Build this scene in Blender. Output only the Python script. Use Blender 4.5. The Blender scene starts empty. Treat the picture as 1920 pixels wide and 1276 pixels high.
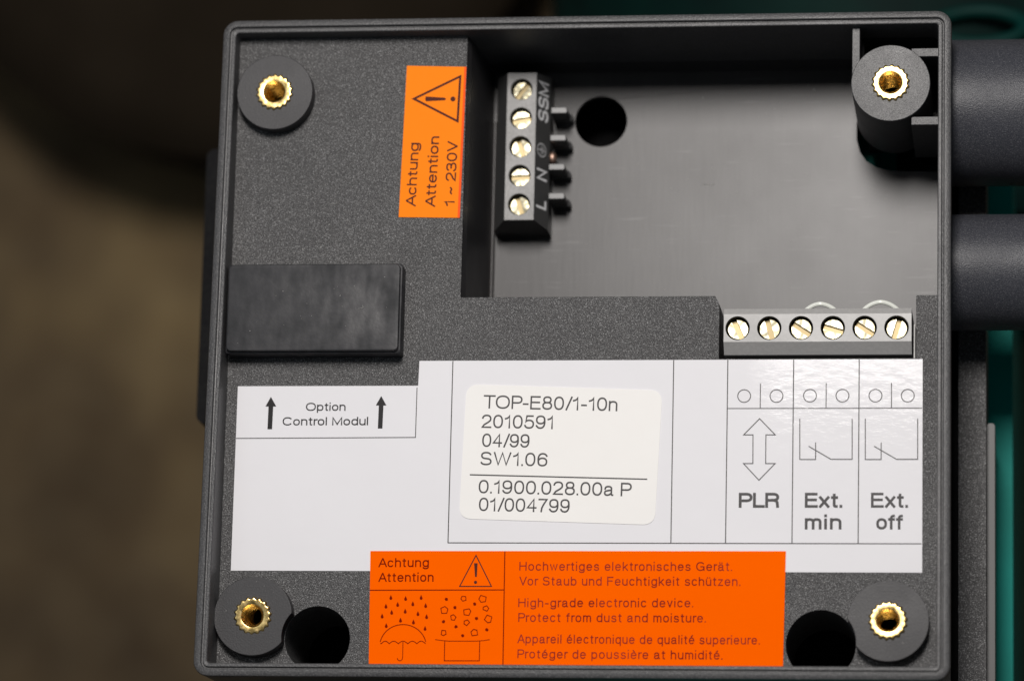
import bpy, bmesh, math, random
from mathutils import Vector, Matrix
from mathutils.geometry import delaunay_2d_cdt
random.seed(4)
S = 0.01                                   # authored in millimetres, 1 unit = 100 mm
scn = bpy.context.scene
COL = scn.collection

# ------------------------------------------------------------------ camera
FPX = 7798.47                              # focal length in pixels of the 1920 px wide photo
CAM = Vector((84.7565, -139.1637, 634.7535))
RX = Vector((0.99159216, 0.02353292, -0.12724464))
RY = Vector((0.00422721, 0.97690907, 0.21361365))
RB = Vector((0.1293334, -0.21235551, 0.9685959))
cd = bpy.data.cameras.new('camera'); cam = bpy.data.objects.new('camera', cd); COL.objects.link(cam)
cam.matrix_world = Matrix(((RX.x, RY.x, RB.x, CAM.x*S), (RX.y, RY.y, RB.y, CAM.y*S), (RX.z, RY.z, RB.z, CAM.z*S), (0, 0, 0, 1)))
cd.sensor_width = 36; cd.lens = FPX/1920*36; cd.clip_start = 0.05; cd.clip_end = 200
cd.dof.use_dof = True; cd.dof.focus_distance = 6.52; cd.dof.aperture_fstop = 1.25
scn.camera = cam

# ------------------------------------------------------------------ light
w = bpy.data.worlds.new('World'); scn.world = w; w.use_nodes = True
w.node_tree.nodes['Background'].inputs[0].default_value = (0.80, 0.90, 1.0, 1)
w.node_tree.nodes['Background'].inputs[1].default_value = 0.10
def area(name, loc, aim, sx, sy, power, col):
    d = bpy.data.lights.new(name, 'AREA'); d.shape = 'RECTANGLE'; d.size = sx*S; d.size_y = sy*S; d.energy = power; d.color = col
    o = bpy.data.objects.new(name, d); COL.objects.link(o); o.location = Vector(loc)*S
    o.rotation_euler = (Vector(aim)-Vector(loc)).to_track_quat('-Z', 'Y').to_euler(); return o
area('key_lamp', (24, 229, 640), (20, 0, 0), 125, 200, 448, (1.0, 0.955, 0.92))
area('fill_light', (-420, 60, 700), (0, 0, 0), 300, 300, 34, (0.86, 0.93, 1.0))  # added weak cool fill from the left, no such lamp known
vs = scn.view_settings; vs.view_transform = 'Standard'; vs.look = 'None'; vs.exposure = 0; vs.gamma = 1; vs.use_curve_mapping = False
scn.render.engine = 'CYCLES'

# ------------------------------------------------------------------ helpers
def at(u, v, z=0.0):
    """point (mm) on the horizontal plane z behind pixel (u, v) of the 1920 px photo"""
    d = RX*((u-960)/FPX) - RY*((v-638)/FPX) - RB
    return CAM + d*((z-CAM.z)/d.z)
ORG = {}
def link(o, parent, origin):
    COL.objects.link(o); pw = Vector((0, 0, 0))
    if parent is not None:
        o.parent = parent; pw = ORG[parent.name]
    o.location = (Vector(origin)-pw)*S; ORG[o.name] = Vector(origin)
def obj(name, bm, mat, parent=None, origin=None, bevel=0, smooth=False, label=None, weighted=False):
    """bm holds millimetres in world space; one mesh object"""
    if origin is None: origin = ORG[parent.name] if parent is not None else Vector((0, 0, 0))
    me = bpy.data.meshes.new(name)
    bmesh.ops.recalc_face_normals(bm, faces=bm.faces[:]) if not weighted else None
    bmesh.ops.translate(bm, verts=bm.verts[:], vec=-Vector(origin))
    bmesh.ops.scale(bm, verts=bm.verts[:], vec=(S, S, S))
    if smooth:
        for f in bm.faces: f.smooth = True
    bm.to_mesh(me); bm.free()
    o = bpy.data.objects.new(name, me); me.materials.append(mat); link(o, parent, origin)
    if smooth: me.set_sharp_from_angle(angle=math.radians(35))
    if bevel:
        m = o.modifiers.new('bevel', 'BEVEL'); m.width = bevel*S; m.segments = 3; m.limit_method = 'ANGLE'; m.angle_limit = math.radians(35)
        m.harden_normals = True; 
        for p in me.polygons: p.use_smooth = True
        me.set_sharp_from_angle(angle=math.radians(30))
    if label: o['label'] = label
    return o
def thing(name, label, cat, origin, group=None):
    o = bpy.data.objects.new(name, None); o.empty_display_size = 0.05; link(o, None, origin)
    o['label'] = label; o['category'] = cat
    if group: o['group'] = group
    return o
def tag(o, label, cat, group=None):
    o['label'] = label; o['category'] = cat
    if group: o['group'] = group
def rrect(x0, y0, x1, y1, r, n=8):
    pts = []
    for cx, cy, a0 in ((x1-r, y1-r, 0), (x0+r, y1-r, 90), (x0+r, y0+r, 180), (x1-r, y0+r, 270)):
        for i in range(n+1):
            a = math.radians(a0+90*i/n); pts.append((cx+r*math.cos(a), cy+r*math.sin(a)))
    return pts
def circ(cx, cy, r, n=64):
    return [(cx+r*math.cos(2*math.pi*i/n), cy+r*math.sin(2*math.pi*i/n)) for i in range(n)]
def plate(bm, loops, z0, z1):
    """solid slab with holes: first loop is the outline"""
    zt = z1 if callable(z1) else (lambda x, y: z1)
    vs_, es = [], []
    for lp in loops:
        b = len(vs_); n = len(lp); vs_ += [Vector((p[0], p[1])) for p in lp]; es += [(b+i, b+(i+1) % n) for i in range(n)]
    v2, e2, f2, *_ = delaunay_2d_cdt(vs_, es, [], 0, 1e-5)
    def inside(x, y):
        c = False
        for lp in loops:
            for i in range(len(lp)):
                (xa, ya), (xb, yb_) = lp[i-1][:2], lp[i][:2]
                if (ya > y) != (yb_ > y) and x < (xb-xa)*(y-ya)/(yb_-ya)+xa: c = not c
        return c
    f2 = [f for f in f2 if inside(sum(v2[i].x for i in f)/3, sum(v2[i].y for i in f)/3)]
    top = [bm.verts.new((v.x, v.y, zt(v.x, v.y))) for v in v2]
    for f in f2: bm.faces.new([top[i] for i in f])
    if z0 is not None:
        bot = [bm.verts.new((v.x, v.y, z0)) for v in v2]
        cnt = {}
        for f in f2:
            bm.faces.new([bot[i] for i in reversed(f)])
            for i in range(3):
                a, b = f[i], f[(i+1) % 3]; cnt.setdefault((min(a, b), max(a, b)), []).append((a, b))
        for k, l in cnt.items():
            if len(l) == 1:
                a, b = l[0]; bm.faces.new([top[b], top[a], bot[a], bot[b]])
    used = [v for v in bm.verts if not v.link_faces]
    bmesh.ops.delete(bm, geom=used, context='VERTS')
def plated(loops, z0, z1):
    bm = bmesh.new(); plate(bm, loops, z0, z1); return bm
def loft(bm, rings, close_u=True, cap0=False, cap1=False):
    vv = [[bm.verts.new(p) for p in r] for r in rings]; n = len(rings[0])
    for a, b in zip(vv, vv[1:]):
        for i in range(n if close_u else n-1):
            j = (i+1) % n; bm.faces.new((a[i], a[j], b[j], b[i]))
    if cap0: bm.faces.new(list(reversed(vv[0])))
    if cap1: bm.faces.new(vv[-1])
def box(bm, x0, y0, z0, x1, y1, z1):
    r = [[(x0, y0, z), (x1, y0, z), (x1, y1, z), (x0, y1, z)] for z in (z0, z1)]; loft(bm, r, True, True, True)
def ring3(c, r, z, n=48): return [(c[0]+r*math.cos(2*math.pi*i/n), c[1]+r*math.sin(2*math.pi*i/n), z) for i in range(n)]
def tube(bm, pts, r, n=10):
    pts = [Vector(p) for p in pts]; rings = []
    for i, p in enumerate(pts):
        t = (pts[min(i+1, len(pts)-1)]-pts[max(i-1, 0)]).normalized()
        u = t.cross(Vector((0.03, 0.02, 1))).normalized(); v = t.cross(u)
        rings.append([p+(u*math.cos(2*math.pi*k/n)+v*math.sin(2*math.pi*k/n))*r for k in range(n)])
    loft(bm, rings, True, True, True)

# ---- print helpers: everything is real ink geometry a few hundredths of a millimetre thick
ZI = [0]
def zink(z):
    ZI[0] = (ZI[0]+1) % 24; return z+0.0022*ZI[0]
def stroke(bm, pts, wd, z, closed=False):
    z = zink(z); P = [Vector(p[:2]) for p in pts]; n = len(P); L, R = [], []
    for i in range(n):
        a = P[i-1] if (i > 0 or closed) else None; b = P[(i+1) % n] if (i < n-1 or closed) else None
        d1 = (P[i]-a).normalized() if a is not None else None; d2 = (b-P[i]).normalized() if b is not None else None
        d1 = d1 or d2; d2 = d2 or d1
        n1 = Vector((-d1.y, d1.x)); n2 = Vector((-d2.y, d2.x)); m = (n1+n2)
        m = m.normalized() if m.length > 1e-6 else n1
        k = wd/2/max(0.35, m.dot(n1)); L.append(P[i]+m*k); R.append(P[i]-m*k)
    lv = [bm.verts.new((p.x, p.y, z)) for p in L]; rv = [bm.verts.new((p.x, p.y, z)) for p in R]
    for i in range(n if closed else n-1):
        j = (i+1) % n; bm.faces.new((rv[i], rv[j], lv[j], lv[i]))
def pst(bm, pix, wpx, z, closed=False): stroke(bm, [at(u, v, z) for u, v in pix], wpx/12.2, z, closed)
def blob(bm, pix, z):
    z = zink(z); bm.faces.new([bm.verts.new((*at(u, v, z)[:2], z)) for u, v in pix])
def ribbon(P, wd, closed=False, cap=True):
    """flat mitred ribbon along 2D points: (left, right) point lists"""
    P = [Vector(p[:2]) for p in P]; n = len(P)
    if cap and not closed:
        P[0] = P[0]+(P[0]-P[1]).normalized()*wd/2; P[-1] = P[-1]+(P[-1]-P[-2]).normalized()*wd/2
    L, R = [], []
    for i in range(n):
        a = P[i-1] if (i > 0 or closed) else None; b = P[(i+1) % n] if (i < n-1 or closed) else None
        d1 = (P[i]-a).normalized() if a is not None else None; d2 = (b-P[i]).normalized() if b is not None else None
        d1 = d1 or d2; d2 = d2 or d1; n1 = Vector((-d1.y, d1.x)); m = n1+Vector((-d2.y, d2.x))
        m = m.normalized() if m.length > 1e-6 else n1
        k = wd/2/max(0.55, m.dot(n1)); L.append(P[i]+m*k); R.append(P[i]-m*k)
    return L, R
def arc(cx, cy, rx, ry, a0, a1, n=None):
    n = n or max(4, int(abs(a1-a0)/15)); out = []
    for i in range(n+1):
        t = math.radians(a0+(a1-a0)*i/n); c, d = math.cos(t), math.sin(t)
        out.append((cx+rx*math.copysign(abs(c)**0.86, c), cy+ry*math.copysign(abs(d)**0.86, d)))
    return out
XH = 0.72; XR = XH/2
def stem(x, y0=0, y1=1): return [(x, y0), (x, y1)]
def hump(x0, x1): r = (x1-x0)/2; return [(x0, XH*0.55)]+arc(x0+r, XH-r*1.02, r, r*1.02, 165, 0)+[(x1, 0)]
BOWL = arc(0.27, XR, 0.27, XR, 0, 360)[:-1]
GL = {   # skeletons on a cap height of 1: (advance, strokes); a stroke that starts with None is closed
 'A': (0.78, [[(0, 0), (0.37, 1), (0.41, 1), (0.78, 0)], [(0.13, 0.33), (0.65, 0.33)]]),
 'C': (0.80, [arc(0.42, 0.5, 0.42, 0.5, 42, 318)]),
 'E': (0.62, [[(0.62, 1), (0, 1), (0, 0), (0.64, 0)], [(0, 0.53), (0.58, 0.53)]]),
 'F': (0.58, [[(0.6, 1), (0, 1), (0, 0)], [(0, 0.52), (0.52, 0.52)]]),
 'G': (0.84, [arc(0.43, 0.5, 0.43, 0.5, 42, 335)+[(0.83, 0.46), (0.47, 0.46)], [(0.84, 0.44), (0.84, 0.0)]]),
 'H': (0.72, [stem(0), stem(0.72), [(0, 0.53), (0.72, 0.53)]]),
 'L': (0.54, [[(0, 1), (0, 0), (0.54, 0)]]),
 'M': (0.86, [[(0, 0), (0, 1), (0.43, 0.05), (0.86, 1), (0.86, 0)]]),
 'N': (0.72, [[(0, 0), (0, 1), (0.72, 0), (0.72, 1)]]),
 'O': (0.90, [[None]+arc(0.45, 0.5, 0.45, 0.5, 0, 360)[:-1]]),
 'P': (0.66, [[(0, 0), (0, 1)]+[(0.36, 1)]+arc(0.38, 0.73, 0.28, 0.27, 88, -88)+[(0.0, 0.46)]]),
 'R': (0.70, [[(0, 0), (0, 1)]+[(0.38, 1)]+arc(0.40, 0.75, 0.27, 0.25, 88, -88)+[(0.0, 0.5)], [(0.42, 0.5), (0.58, 0.44), (0.64, 0.30), (0.66, 0.0)]]),
 'S': (0.68, [arc(0.34, 0.75, 0.31, 0.25, 20, 250)+[(0.42, 0.49)]+arc(0.34, 0.25, 0.34, 0.25, 65, -160)]),
 'T': (0.74, [[(0, 1), (0.74, 1)], stem(0.37)]),
 'V': (0.74, [[(0, 1), (0.36, 0), (0.38, 0), (0.74, 1)]]),
 'W': (1.12, [[(0, 1), (0.28, 0), (0.56, 1), (0.84, 0), (1.12, 1)]]),
 'a': (0.56, [[(0.02, 0.52)]+arc(0.25, XH-0.18, 0.22, 0.18, 150, 0)+[(0.47, 0.10), (0.50, 0.02), (0.56, 0.01)], [(0.47, 0.43), (0.2, 0.37)]+arc(0.18, 0.18, 0.18, 0.18, 100, 270)+[(0.32, 0.03), (0.46, 0.16)]]),
 'b': (0.54, [[None]+BOWL, stem(0)]),
 'c': (0.50, [arc(0.26, XR, 0.26, XR, 42, 318)]),
 'd': (0.54, [[None]+BOWL, stem(0.54)]),
 'e': (0.54, [[(0.01, 0.38), (0.54, 0.38)]+arc(0.27, XR, 0.27, XR, 4, 318)]),
 'f': (0.28, [[(0.12, 0)]+[(0.12, 0.80)]+arc(0.30, 0.82, 0.18, 0.18, 180, 95), [(0, XH), (0.28, XH)]]),
 'g': (0.54, [[None]+BOWL, [(0.54, XH), (0.54, -0.04)]+arc(0.27, -0.06, 0.27, 0.22, 0, -155)]),
 'h': (0.50, [stem(0), hump(0, 0.5)]),
 'i': (0.0, [stem(0, 0, XH-0.03), [(0, 1.02), (0, 1.03)]]),
 'k': (0.48, [stem(0), [(0.46, XH), (0.02, 0.26)], [(0.17, 0.42), (0.50, 0)]]),
 'l': (0.0, [stem(0)]),
 'm': (0.80, [stem(0, 0, XH), hump(0, 0.40), hump(0.40, 0.80)]),
 'n': (0.50, [stem(0, 0, XH), hump(0, 0.5)]),
 'o': (0.54, [[None]+BOWL]),
 'p': (0.54, [[None]+BOWL, stem(0, -0.28, XH)]),
 'q': (0.54, [[None]+BOWL, stem(0.54, -0.28, XH)]),
 'r': (0.26, [stem(0, 0, XH), [(0, 0.42)]+arc(0.26, XH-0.26, 0.26, 0.26, 165, 88)]),
 's': (0.48, [arc(0.24, XH*0.75, 0.21, XH*0.25, 15, 250)+[(0.30, XH*0.49)]+arc(0.24, XH*0.25, 0.24, XH*0.25, 65, -160)]),
 't': (0.26, [[(0.11, 0.92), (0.11, 0.14)]+arc(0.23, 0.12, 0.12, 0.12, 180, 275), [(0, XH), (0.26, XH)]]),
 'u': (0.50, [[(0, XH), (0, 0.27)]+arc(0.25, 0.26, 0.25, 0.26, 180, 345)+[(0.5, 0.3)], stem(0.5, 0, XH)]),
 'v': (0.50, [[(0, XH), (0.24, 0), (0.26, 0), (0.5, XH)]]),
 'w': (0.76, [[(0, XH), (0.19, 0), (0.38, XH), (0.57, 0), (0.76, XH)]]),
 'x': (0.48, [[(0, XH), (0.48, 0)], [(0, 0), (0.48, XH)]]),
 'z': (0.46, [[(0.01, XH), (0.45, XH), (0, 0), (0.47, 0)]]),
 '0': (0.60, [[None]+arc(0.30, 0.5, 0.30, 0.5, 0, 360)[:-1]]),
 '1': (0.36, [[(0.0, 0.74), (0.14, 0.79), (0.24, 0.88), (0.29, 1), (0.29, 0)]]),
 '2': (0.60, [arc(0.30, 0.71, 0.29, 0.29, 170, -25)+[(0.42, 0.42), (0.14, 0.22), (0.0, 0.0), (0.60, 0.0)]]),
 '3': (0.60, [arc(0.29, 0.76, 0.26, 0.24, 165, -80)+[(0.22, 0.53)], [(0.22, 0.53)]+arc(0.29, 0.265, 0.31, 0.265, 85, -165)]),
 '4': (0.62, [[(0.46, 0), (0.46, 1), (0.0, 0.29), (0.62, 0.29)]]),
 '5': (0.60, [[(0.55, 1), (0.12, 1), (0.04, 0.50)]+arc(0.29, 0.32, 0.31, 0.32, 125, -160)]),
 '6': (0.60, [[None]+arc(0.31, 0.31, 0.29, 0.31, 0, 360)[:-1], arc(0.33, 0.5, 0.32, 0.5, 35, 205)]),
 '7': (0.58, [[(0, 1), (0.58, 1), (0.36, 0.62), (0.22, 0.30), (0.18, 0)]]),
 '8': (0.60, [[None]+arc(0.30, 0.765, 0.25, 0.235, 0, 360)[:-1], [None]+arc(0.30, 0.27, 0.30, 0.27, 0, 360)[:-1]]),
 '9': (0.60, [[None]+arc(0.29, 0.69, 0.29, 0.31, 0, 360)[:-1], arc(0.27, 0.5, 0.32, 0.5, -145, 25)]),
 '.': (0.0, [[(0, 0.0), (0, 0.02)]]), '-': (0.30, [[(0, 0.37), (0.30, 0.37)]]), '/': (0.36, [[(0, -0.02), (0.36, 1.02)]]),
 '~': (0.50, [[(0, 0.34), (0.08, 0.42), (0.17, 0.44), (0.33, 0.34), (0.42, 0.36), (0.50, 0.45)]]),
}
for ch, base, marks in (('ä', 'a', [[(0.13, 0.94), (0.13, 0.96)], [(0.38, 0.94), (0.38, 0.96)]]), ('ü', 'u', [[(0.12, 0.94), (0.12, 0.96)], [(0.38, 0.94), (0.38, 0.96)]]),
                        ('é', 'e', [[(0.22, 0.88), (0.36, 1.02)]]), ('è', 'e', [[(0.34, 0.88), (0.20, 1.02)]])):
    GL[ch] = (GL[base][0], GL[base][1]+marks)
def layout(s, cap, wd, wt, gap=0.24):
    """ribbons (left, right) of a line of lettering, cap height and total width in mm"""
    w_ = wt*cap; adv = []; x = 0
    for ch in s:
        adv.append(x)
        if ch == ' ': x += 0.22+gap*0.7; continue
        a = GL[ch][0]; tight = 0.10 if ch in 'AVTLPr/' else 0; x += a+gap+(0.0 if a > 0.01 else 0.02)-tight
    last = s[-1]; tot = adv[-1]+GL[last][0]
    kx = (wd-w_)/tot; ky = cap-w_; out = []
    for ch, x in zip(s, adv):
        if ch == ' ': continue
        for st in GL[ch][1]:
            closed = st[0] is None; P = [(w_/2+(x+p[0])*kx, w_/2+p[1]*ky) for p in (st[1:] if closed else st)]
            out.append((*ribbon(P, w_, closed), closed))
    return out
def lay(bm, strips, fn):
    for k, (L, R, closed) in enumerate(strips):
        lv = [bm.verts.new(fn(p.x, p.y, k+0.16*i)) for i, p in enumerate(L)]; rv = [bm.verts.new(fn(p.x, p.y, k+0.16*i)) for i, p in enumerate(R)]; n = len(L)
        for i in range(n if closed else n-1):
            j = (i+1) % n; bm.faces.new((rv[i], rv[j], lv[j], lv[i]))
def text(parent, m_, s, pl, pr, cap_px, z, wt=0.12, gap=0.24):
    """one printed line: baseline runs from pixel pl to pixel pr; capital height cap_px"""
    a = at(*pl, z); b = at(*pr, z); ux = (b-a); wd = ux.length; ux.normalize(); uy = Vector((-ux.y, ux.x, 0))
    cap = cap_px*(CAM-a).length/FPX*1.02; bm = bmesh.new()
    lay(bm, layout(s, cap, wd, wt, gap), lambda x, y, k: a+ux*x+uy*y+Vector((0, 0, 0.0022*(k % 20))))
    return obj('text_line', bm, m_, parent, weighted=True)

# ------------------------------------------------------------------ materials
def mat(name, col, rough=0.5, metal=0, spec=0.5):
    m = bpy.data.materials.new(name); m.use_nodes = True; b = m.node_tree.nodes['Principled BSDF']
    b.inputs['Base Color'].default_value = (*col, 1); b.inputs['Roughness'].default_value = rough
    b.inputs['Metallic'].default_value = metal; b.inputs['Specular IOR Level'].default_value = spec
    return m, m.node_tree, b
def nodes(nt, kind, **kw):
    n = nt.nodes.new(kind)
    for k, v in kw.items():
        if k in n.inputs: n.inputs[k].default_value = v
        else: setattr(n, k, v)
    return n
def coords(nt, scale=(1, 1, 1)):
    t = nodes(nt, 'ShaderNodeTexCoord'); mp = nodes(nt, 'ShaderNodeMapping'); mp.inputs['Scale'].default_value = scale
    nt.links.new(t.outputs['Object'], mp.inputs['Vector']); return mp.outputs[0]
def noise(nt, vec, scale, detail=2, rough=0.5):
    n = nodes(nt, 'ShaderNodeTexNoise'); n.inputs['Scale'].default_value = scale; n.inputs['Detail'].default_value = detail
    n.inputs['Roughness'].default_value = rough; nt.links.new(vec, n.inputs['Vector']); return n.outputs[0]
def ramp(nt, fac, stops):
    r = nodes(nt, 'ShaderNodeValToRGB'); e = r.color_ramp.elements
    while len(e) < len(stops): e.new(0.5)
    for el, (p, c) in zip(e, stops):
        el.position = p; el.color = (*c, 1) if isinstance(c, tuple) else (c, c, c, 1)
    nt.links.new(fac, r.inputs[0]); return r.outputs[0]
def bump(nt, b, h, strength, dist):
    n = nodes(nt, 'ShaderNodeBump'); n.inputs['Strength'].default_value = strength; n.inputs['Distance'].default_value = dist
    nt.links.new(h, n.inputs['Height']); nt.links.new(n.outputs[0], b.inputs['Normal']); return n
def grain(name, lo, hi, rough, strength, sc=330, spec=0.5, specks=0.0):
    """spark-eroded dark plastic with fine pale glints"""
    m, nt, b = mat(name, lo, rough, 0, spec); v = coords(nt)
    n1 = noise(nt, v, sc, 1, 0.5); n2 = noise(nt, v, 9, 4, 0.6); c = ramp(nt, n1, [(0.34, lo), (0.68, hi)])
    if specks:
        n3 = noise(nt, v, sc*1.35, 0, 0.5); ad = nodes(nt, 'ShaderNodeMix', data_type='RGBA', blend_type='ADD'); ad.inputs[0].default_value = 1
        nt.links.new(c, ad.inputs[6]); nt.links.new(ramp(nt, n3, [(0.60, 0.0), (0.78, specks)]), ad.inputs[7]); c = ad.outputs[2]
    nt.links.new(c, b.inputs['Base Color'])
    nt.links.new(ramp(nt, n2, [(0.3, rough-0.05), (0.7, rough+0.06)]), b.inputs['Roughness'])
    bump(nt, b, n1, strength, 0.0016); return m
M = {}
M['grain'] = grain('grained_plastic', (0.018, 0.018, 0.019), (0.078, 0.076, 0.076), 0.46, 0.6, 530, 0.28, 0.23)
M['rim'] = grain('rim_plastic', (0.040, 0.040, 0.042), (0.070, 0.069, 0.070), 0.40, 0.28, 460, 0.34, 0.07)
M['boss'] = grain('smooth_plastic', (0.028, 0.027, 0.029), (0.040, 0.039, 0.041), 0.42, 0.12, 420, 0.30)
M['pipe'] = grain('pipe_plastic', (0.028, 0.030, 0.038), (0.052, 0.053, 0.062), 0.42, 0.35, 520, 0.34, 0.06)
M['dark'] = grain('shell_plastic', (0.005, 0.005, 0.006), (0.010, 0.010, 0.010), 0.7, 0.2, 250, 0.08)
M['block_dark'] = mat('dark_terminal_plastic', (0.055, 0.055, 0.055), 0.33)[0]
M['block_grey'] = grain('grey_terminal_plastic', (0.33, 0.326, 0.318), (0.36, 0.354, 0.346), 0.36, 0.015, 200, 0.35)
M['well'] = mat('well_base', (0.012, 0.012, 0.011), 0.5)[0]; M['well'].name = 'well_black'  # near-black colour for the walls of the screw wells
# pocket floor: worn, rubbed plastic with fine vertical brushing and scratches
m, nt, b = mat('rubbed_plastic', (0.06, 0.06, 0.06), 0.4, 0, 0.25)
n1 = noise(nt, coords(nt, (1, 0.10, 1)), 110, 3, 0.65); n2 = noise(nt, coords(nt), 3.2, 4, 0.6); n3 = noise(nt, coords(nt, (0.07, 1, 1)), 150, 2, 0.6)
mx = nodes(nt, 'ShaderNodeMix', data_type='RGBA'); mx.inputs[0].default_value = 0.5
nt.links.new(ramp(nt, n1, [(0.3, (0.031, 0.029, 0.028)), (0.72, (0.042, 0.039, 0.038))]), mx.inputs[6])
nt.links.new(ramp(nt, n2, [(0.3, (0.026, 0.024, 0.024)), (0.7, (0.048, 0.045, 0.044))]), mx.inputs[7])
sc = ramp(nt, n3, [(0.64, 0.0), (0.78, 0.10)]); ad = nodes(nt, 'ShaderNodeMix', data_type='RGBA', blend_type='ADD'); ad.inputs[0].default_value = 0.5
nt.links.new(mx.outputs[2], ad.inputs[6]); nt.links.new(sc, ad.inputs[7]); nt.links.new(ad.outputs[2], b.inputs['Base Color'])
nt.links.new(ramp(nt, n2, [(0.3, 0.31), (0.7, 0.35)]), b.inputs['Roughness']); bump(nt, b, n1, 0.025, 0.002)
M['floor_plastic'] = m
# rubber pad: matte, smudged
m, nt, b = mat('smudged_rubber', (0.02, 0.02, 0.02), 0.45, 0, 0.24)
n1 = noise(nt, coords(nt, (1, 1.3, 1)), 14, 6, 0.62); n2 = noise(nt, coords(nt), 60, 3, 0.6)
n3 = noise(nt, coords(nt, (1, 0.35, 1)), 36, 2, 0.7)
av = nodes(nt, 'ShaderNodeMath', operation='MULTIPLY_ADD'); nt.links.new(n3, av.inputs[0]); av.inputs[1].default_value = 0.5; sb = nodes(nt, 'ShaderNodeMath', operation='MULTIPLY'); nt.links.new(n1, sb.inputs[0]); sb.inputs[1].default_value = 0.5; nt.links.new(sb.outputs[0], av.inputs[2]); n1 = av.outputs[0]
nt.links.new(ramp(nt, n1, [(0.38, (0.016, 0.017, 0.019)), (0.50, (0.024, 0.024, 0.027)), (0.68, (0.046, 0.045, 0.047))]), b.inputs['Base Color'])
nt.links.new(ramp(nt, n1, [(0.38, 0.58), (0.62, 0.36)]), b.inputs['Roughness']); bump(nt, b, n2, 0.08, 0.004); M['rubber'] = m
def paper(name, col, rough, var=0.03, coat=0.0, spec=0.5):
    m, nt, b = mat(name, col, rough, 0, spec); n = noise(nt, coords(nt), 7, 5, 0.6)
    nt.links.new(ramp(nt, n, [(0.3, tuple(c*(1-var) for c in col)), (0.7, tuple(min(1, c*(1+var)) for c in col))]), b.inputs['Base Color'])
    bump(nt, b, noise(nt, coords(nt), 26, 2), 0.10, 0.004); b.inputs['Coat Weight'].default_value = coat; b.inputs['Coat Roughness'].default_value = 0.07
    return m
M['white'] = paper('white_label_film', (0.75, 0.742, 0.765), 0.5, 0.010, 0.16, 0.22)
nt = M['white'].node_tree; b = nt.nodes['Principled BSDF']
tc_ = nodes(nt, 'ShaderNodeTexCoord'); sx = nodes(nt, 'ShaderNodeSeparateXYZ'); nt.links.new(tc_.outputs['Object'], sx.inputs[0])
nt.links.new(ramp(nt, sx.outputs[0], [(0.27, 0.0), (0.33, 0.13)]), b.inputs['Coat Weight'])   # coat masked to the right-hand columns so the glare stays there
bn = nodes(nt, 'ShaderNodeBump'); bn.inputs['Strength'].default_value = 0.028; bn.inputs['Distance'].default_value = 0.010
nt.links.new(noise(nt, coords(nt, (1, 1.6, 1)), 42, 3, 0.6), bn.inputs['Height']); nt.links.new(bn.outputs[0], b.inputs['Coat Normal'])
M['cream'] = paper('cream_sticker_paper', (0.84, 0.825, 0.80), 0.6, 0.012)
M['orange'] = paper('orange_label_film', (1.0, 0.125, 0.0), 0.6, 0.012, spec=0.0)
M['amber'] = paper('amber_label_film', (1.0, 0.235, 0.002), 0.5, 0.012, spec=0.06)
M['ink'] = mat('black_ink', (0.016, 0.015, 0.016), 0.42, 0, 0.12)[0]
M['ink_soft'] = mat('grey_ink', (0.034, 0.031, 0.032), 0.42, 0, 0.22)[0]
M['ink_red'] = mat('dark_red_ink', (0.20, 0.006, 0.0), 0.5, 0, 0.02)[0]
M['ink_brown'] = mat('brown_ink', (0.080, 0.014, 0.008), 0.5, 0, 0.08)[0]
M['ink_white'] = mat('grey_white_ink', (0.75, 0.75, 0.76), 0.5)[0]
m, nt, b = mat('insert_brass', (0.80, 0.55, 0.20), 0.24, 1); n = noise(nt, coords(nt), 160, 3)
nt.links.new(ramp(nt, n, [(0.3, (0.62, 0.43, 0.15)), (0.7, (0.80, 0.59, 0.26))]), b.inputs['Base Color']); nt.links.new(ramp(nt, n, [(0.3, 0.2), (0.7, 0.36)]), b.inputs['Roughness'])
bump(nt, b, n, 0.15, 0.001); M['brass'] = m
m, nt, b = mat('plated_screw_brass', (0.86, 0.80, 0.60), 0.4, 1); n = noise(nt, coords(nt), 120, 3)
nt.links.new(ramp(nt, n, [(0.3, (0.56, 0.49, 0.29)), (0.7, (0.80, 0.76, 0.60))]), b.inputs['Base Color']); nt.links.new(ramp(nt, n, [(0.3, 0.32), (0.7, 0.55)]), b.inputs['Roughness'])
bump(nt, b, noise(nt, coords(nt), 24, 2), 0.8, 0.014); M['screw'] = m
M['slot'] = mat('dull_slot_brass', (0.40, 0.32, 0.18), 0.55, 1)[0]
M['wire'] = mat('white_wire_sleeve', (0.80, 0.82, 0.76), 0.3)[0]
M['copper'] = mat('copper', (0.62, 0.42, 0.33), 0.5, 1)[0]
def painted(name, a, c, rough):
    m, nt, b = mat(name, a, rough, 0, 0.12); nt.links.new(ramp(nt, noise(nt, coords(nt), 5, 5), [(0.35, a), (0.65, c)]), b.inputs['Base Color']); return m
M['teal'] = painted('teal_paint', (0.0, 0.19, 0.155), (0.0, 0.24, 0.20), 0.5)
M['teal_dark'] = painted('dimmed_teal', (0.0, 0.007, 0.006), (0.0, 0.014, 0.011), 0.7)  # near-black teal: dimness over the pump's top put into the colour
M['ring'] = painted('muted_teal', (0.0, 0.016, 0.013), (0.0, 0.032, 0.027), 0.6)  # darker teal for the ring flange
M['dark_round'] = painted('brown_black_matte', (0.013, 0.009, 0.005), (0.017, 0.012, 0.007), 0.9)
M['clear'] = mat('milky_edge_plastic', (0.045, 0.043, 0.042), 0.45)[0]
m, nt, b = mat('stained_floor', (0.1, 0.08, 0.05), 0.9, 0, 0.2)
n1 = noise(nt, coords(nt, (1, 0.8, 1)), 2.3, 2, 0.45); n2 = noise(nt, coords(nt), 9, 4)
mx = nodes(nt, 'ShaderNodeMix', data_type='RGBA'); mx.inputs[0].default_value = 0.08
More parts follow.
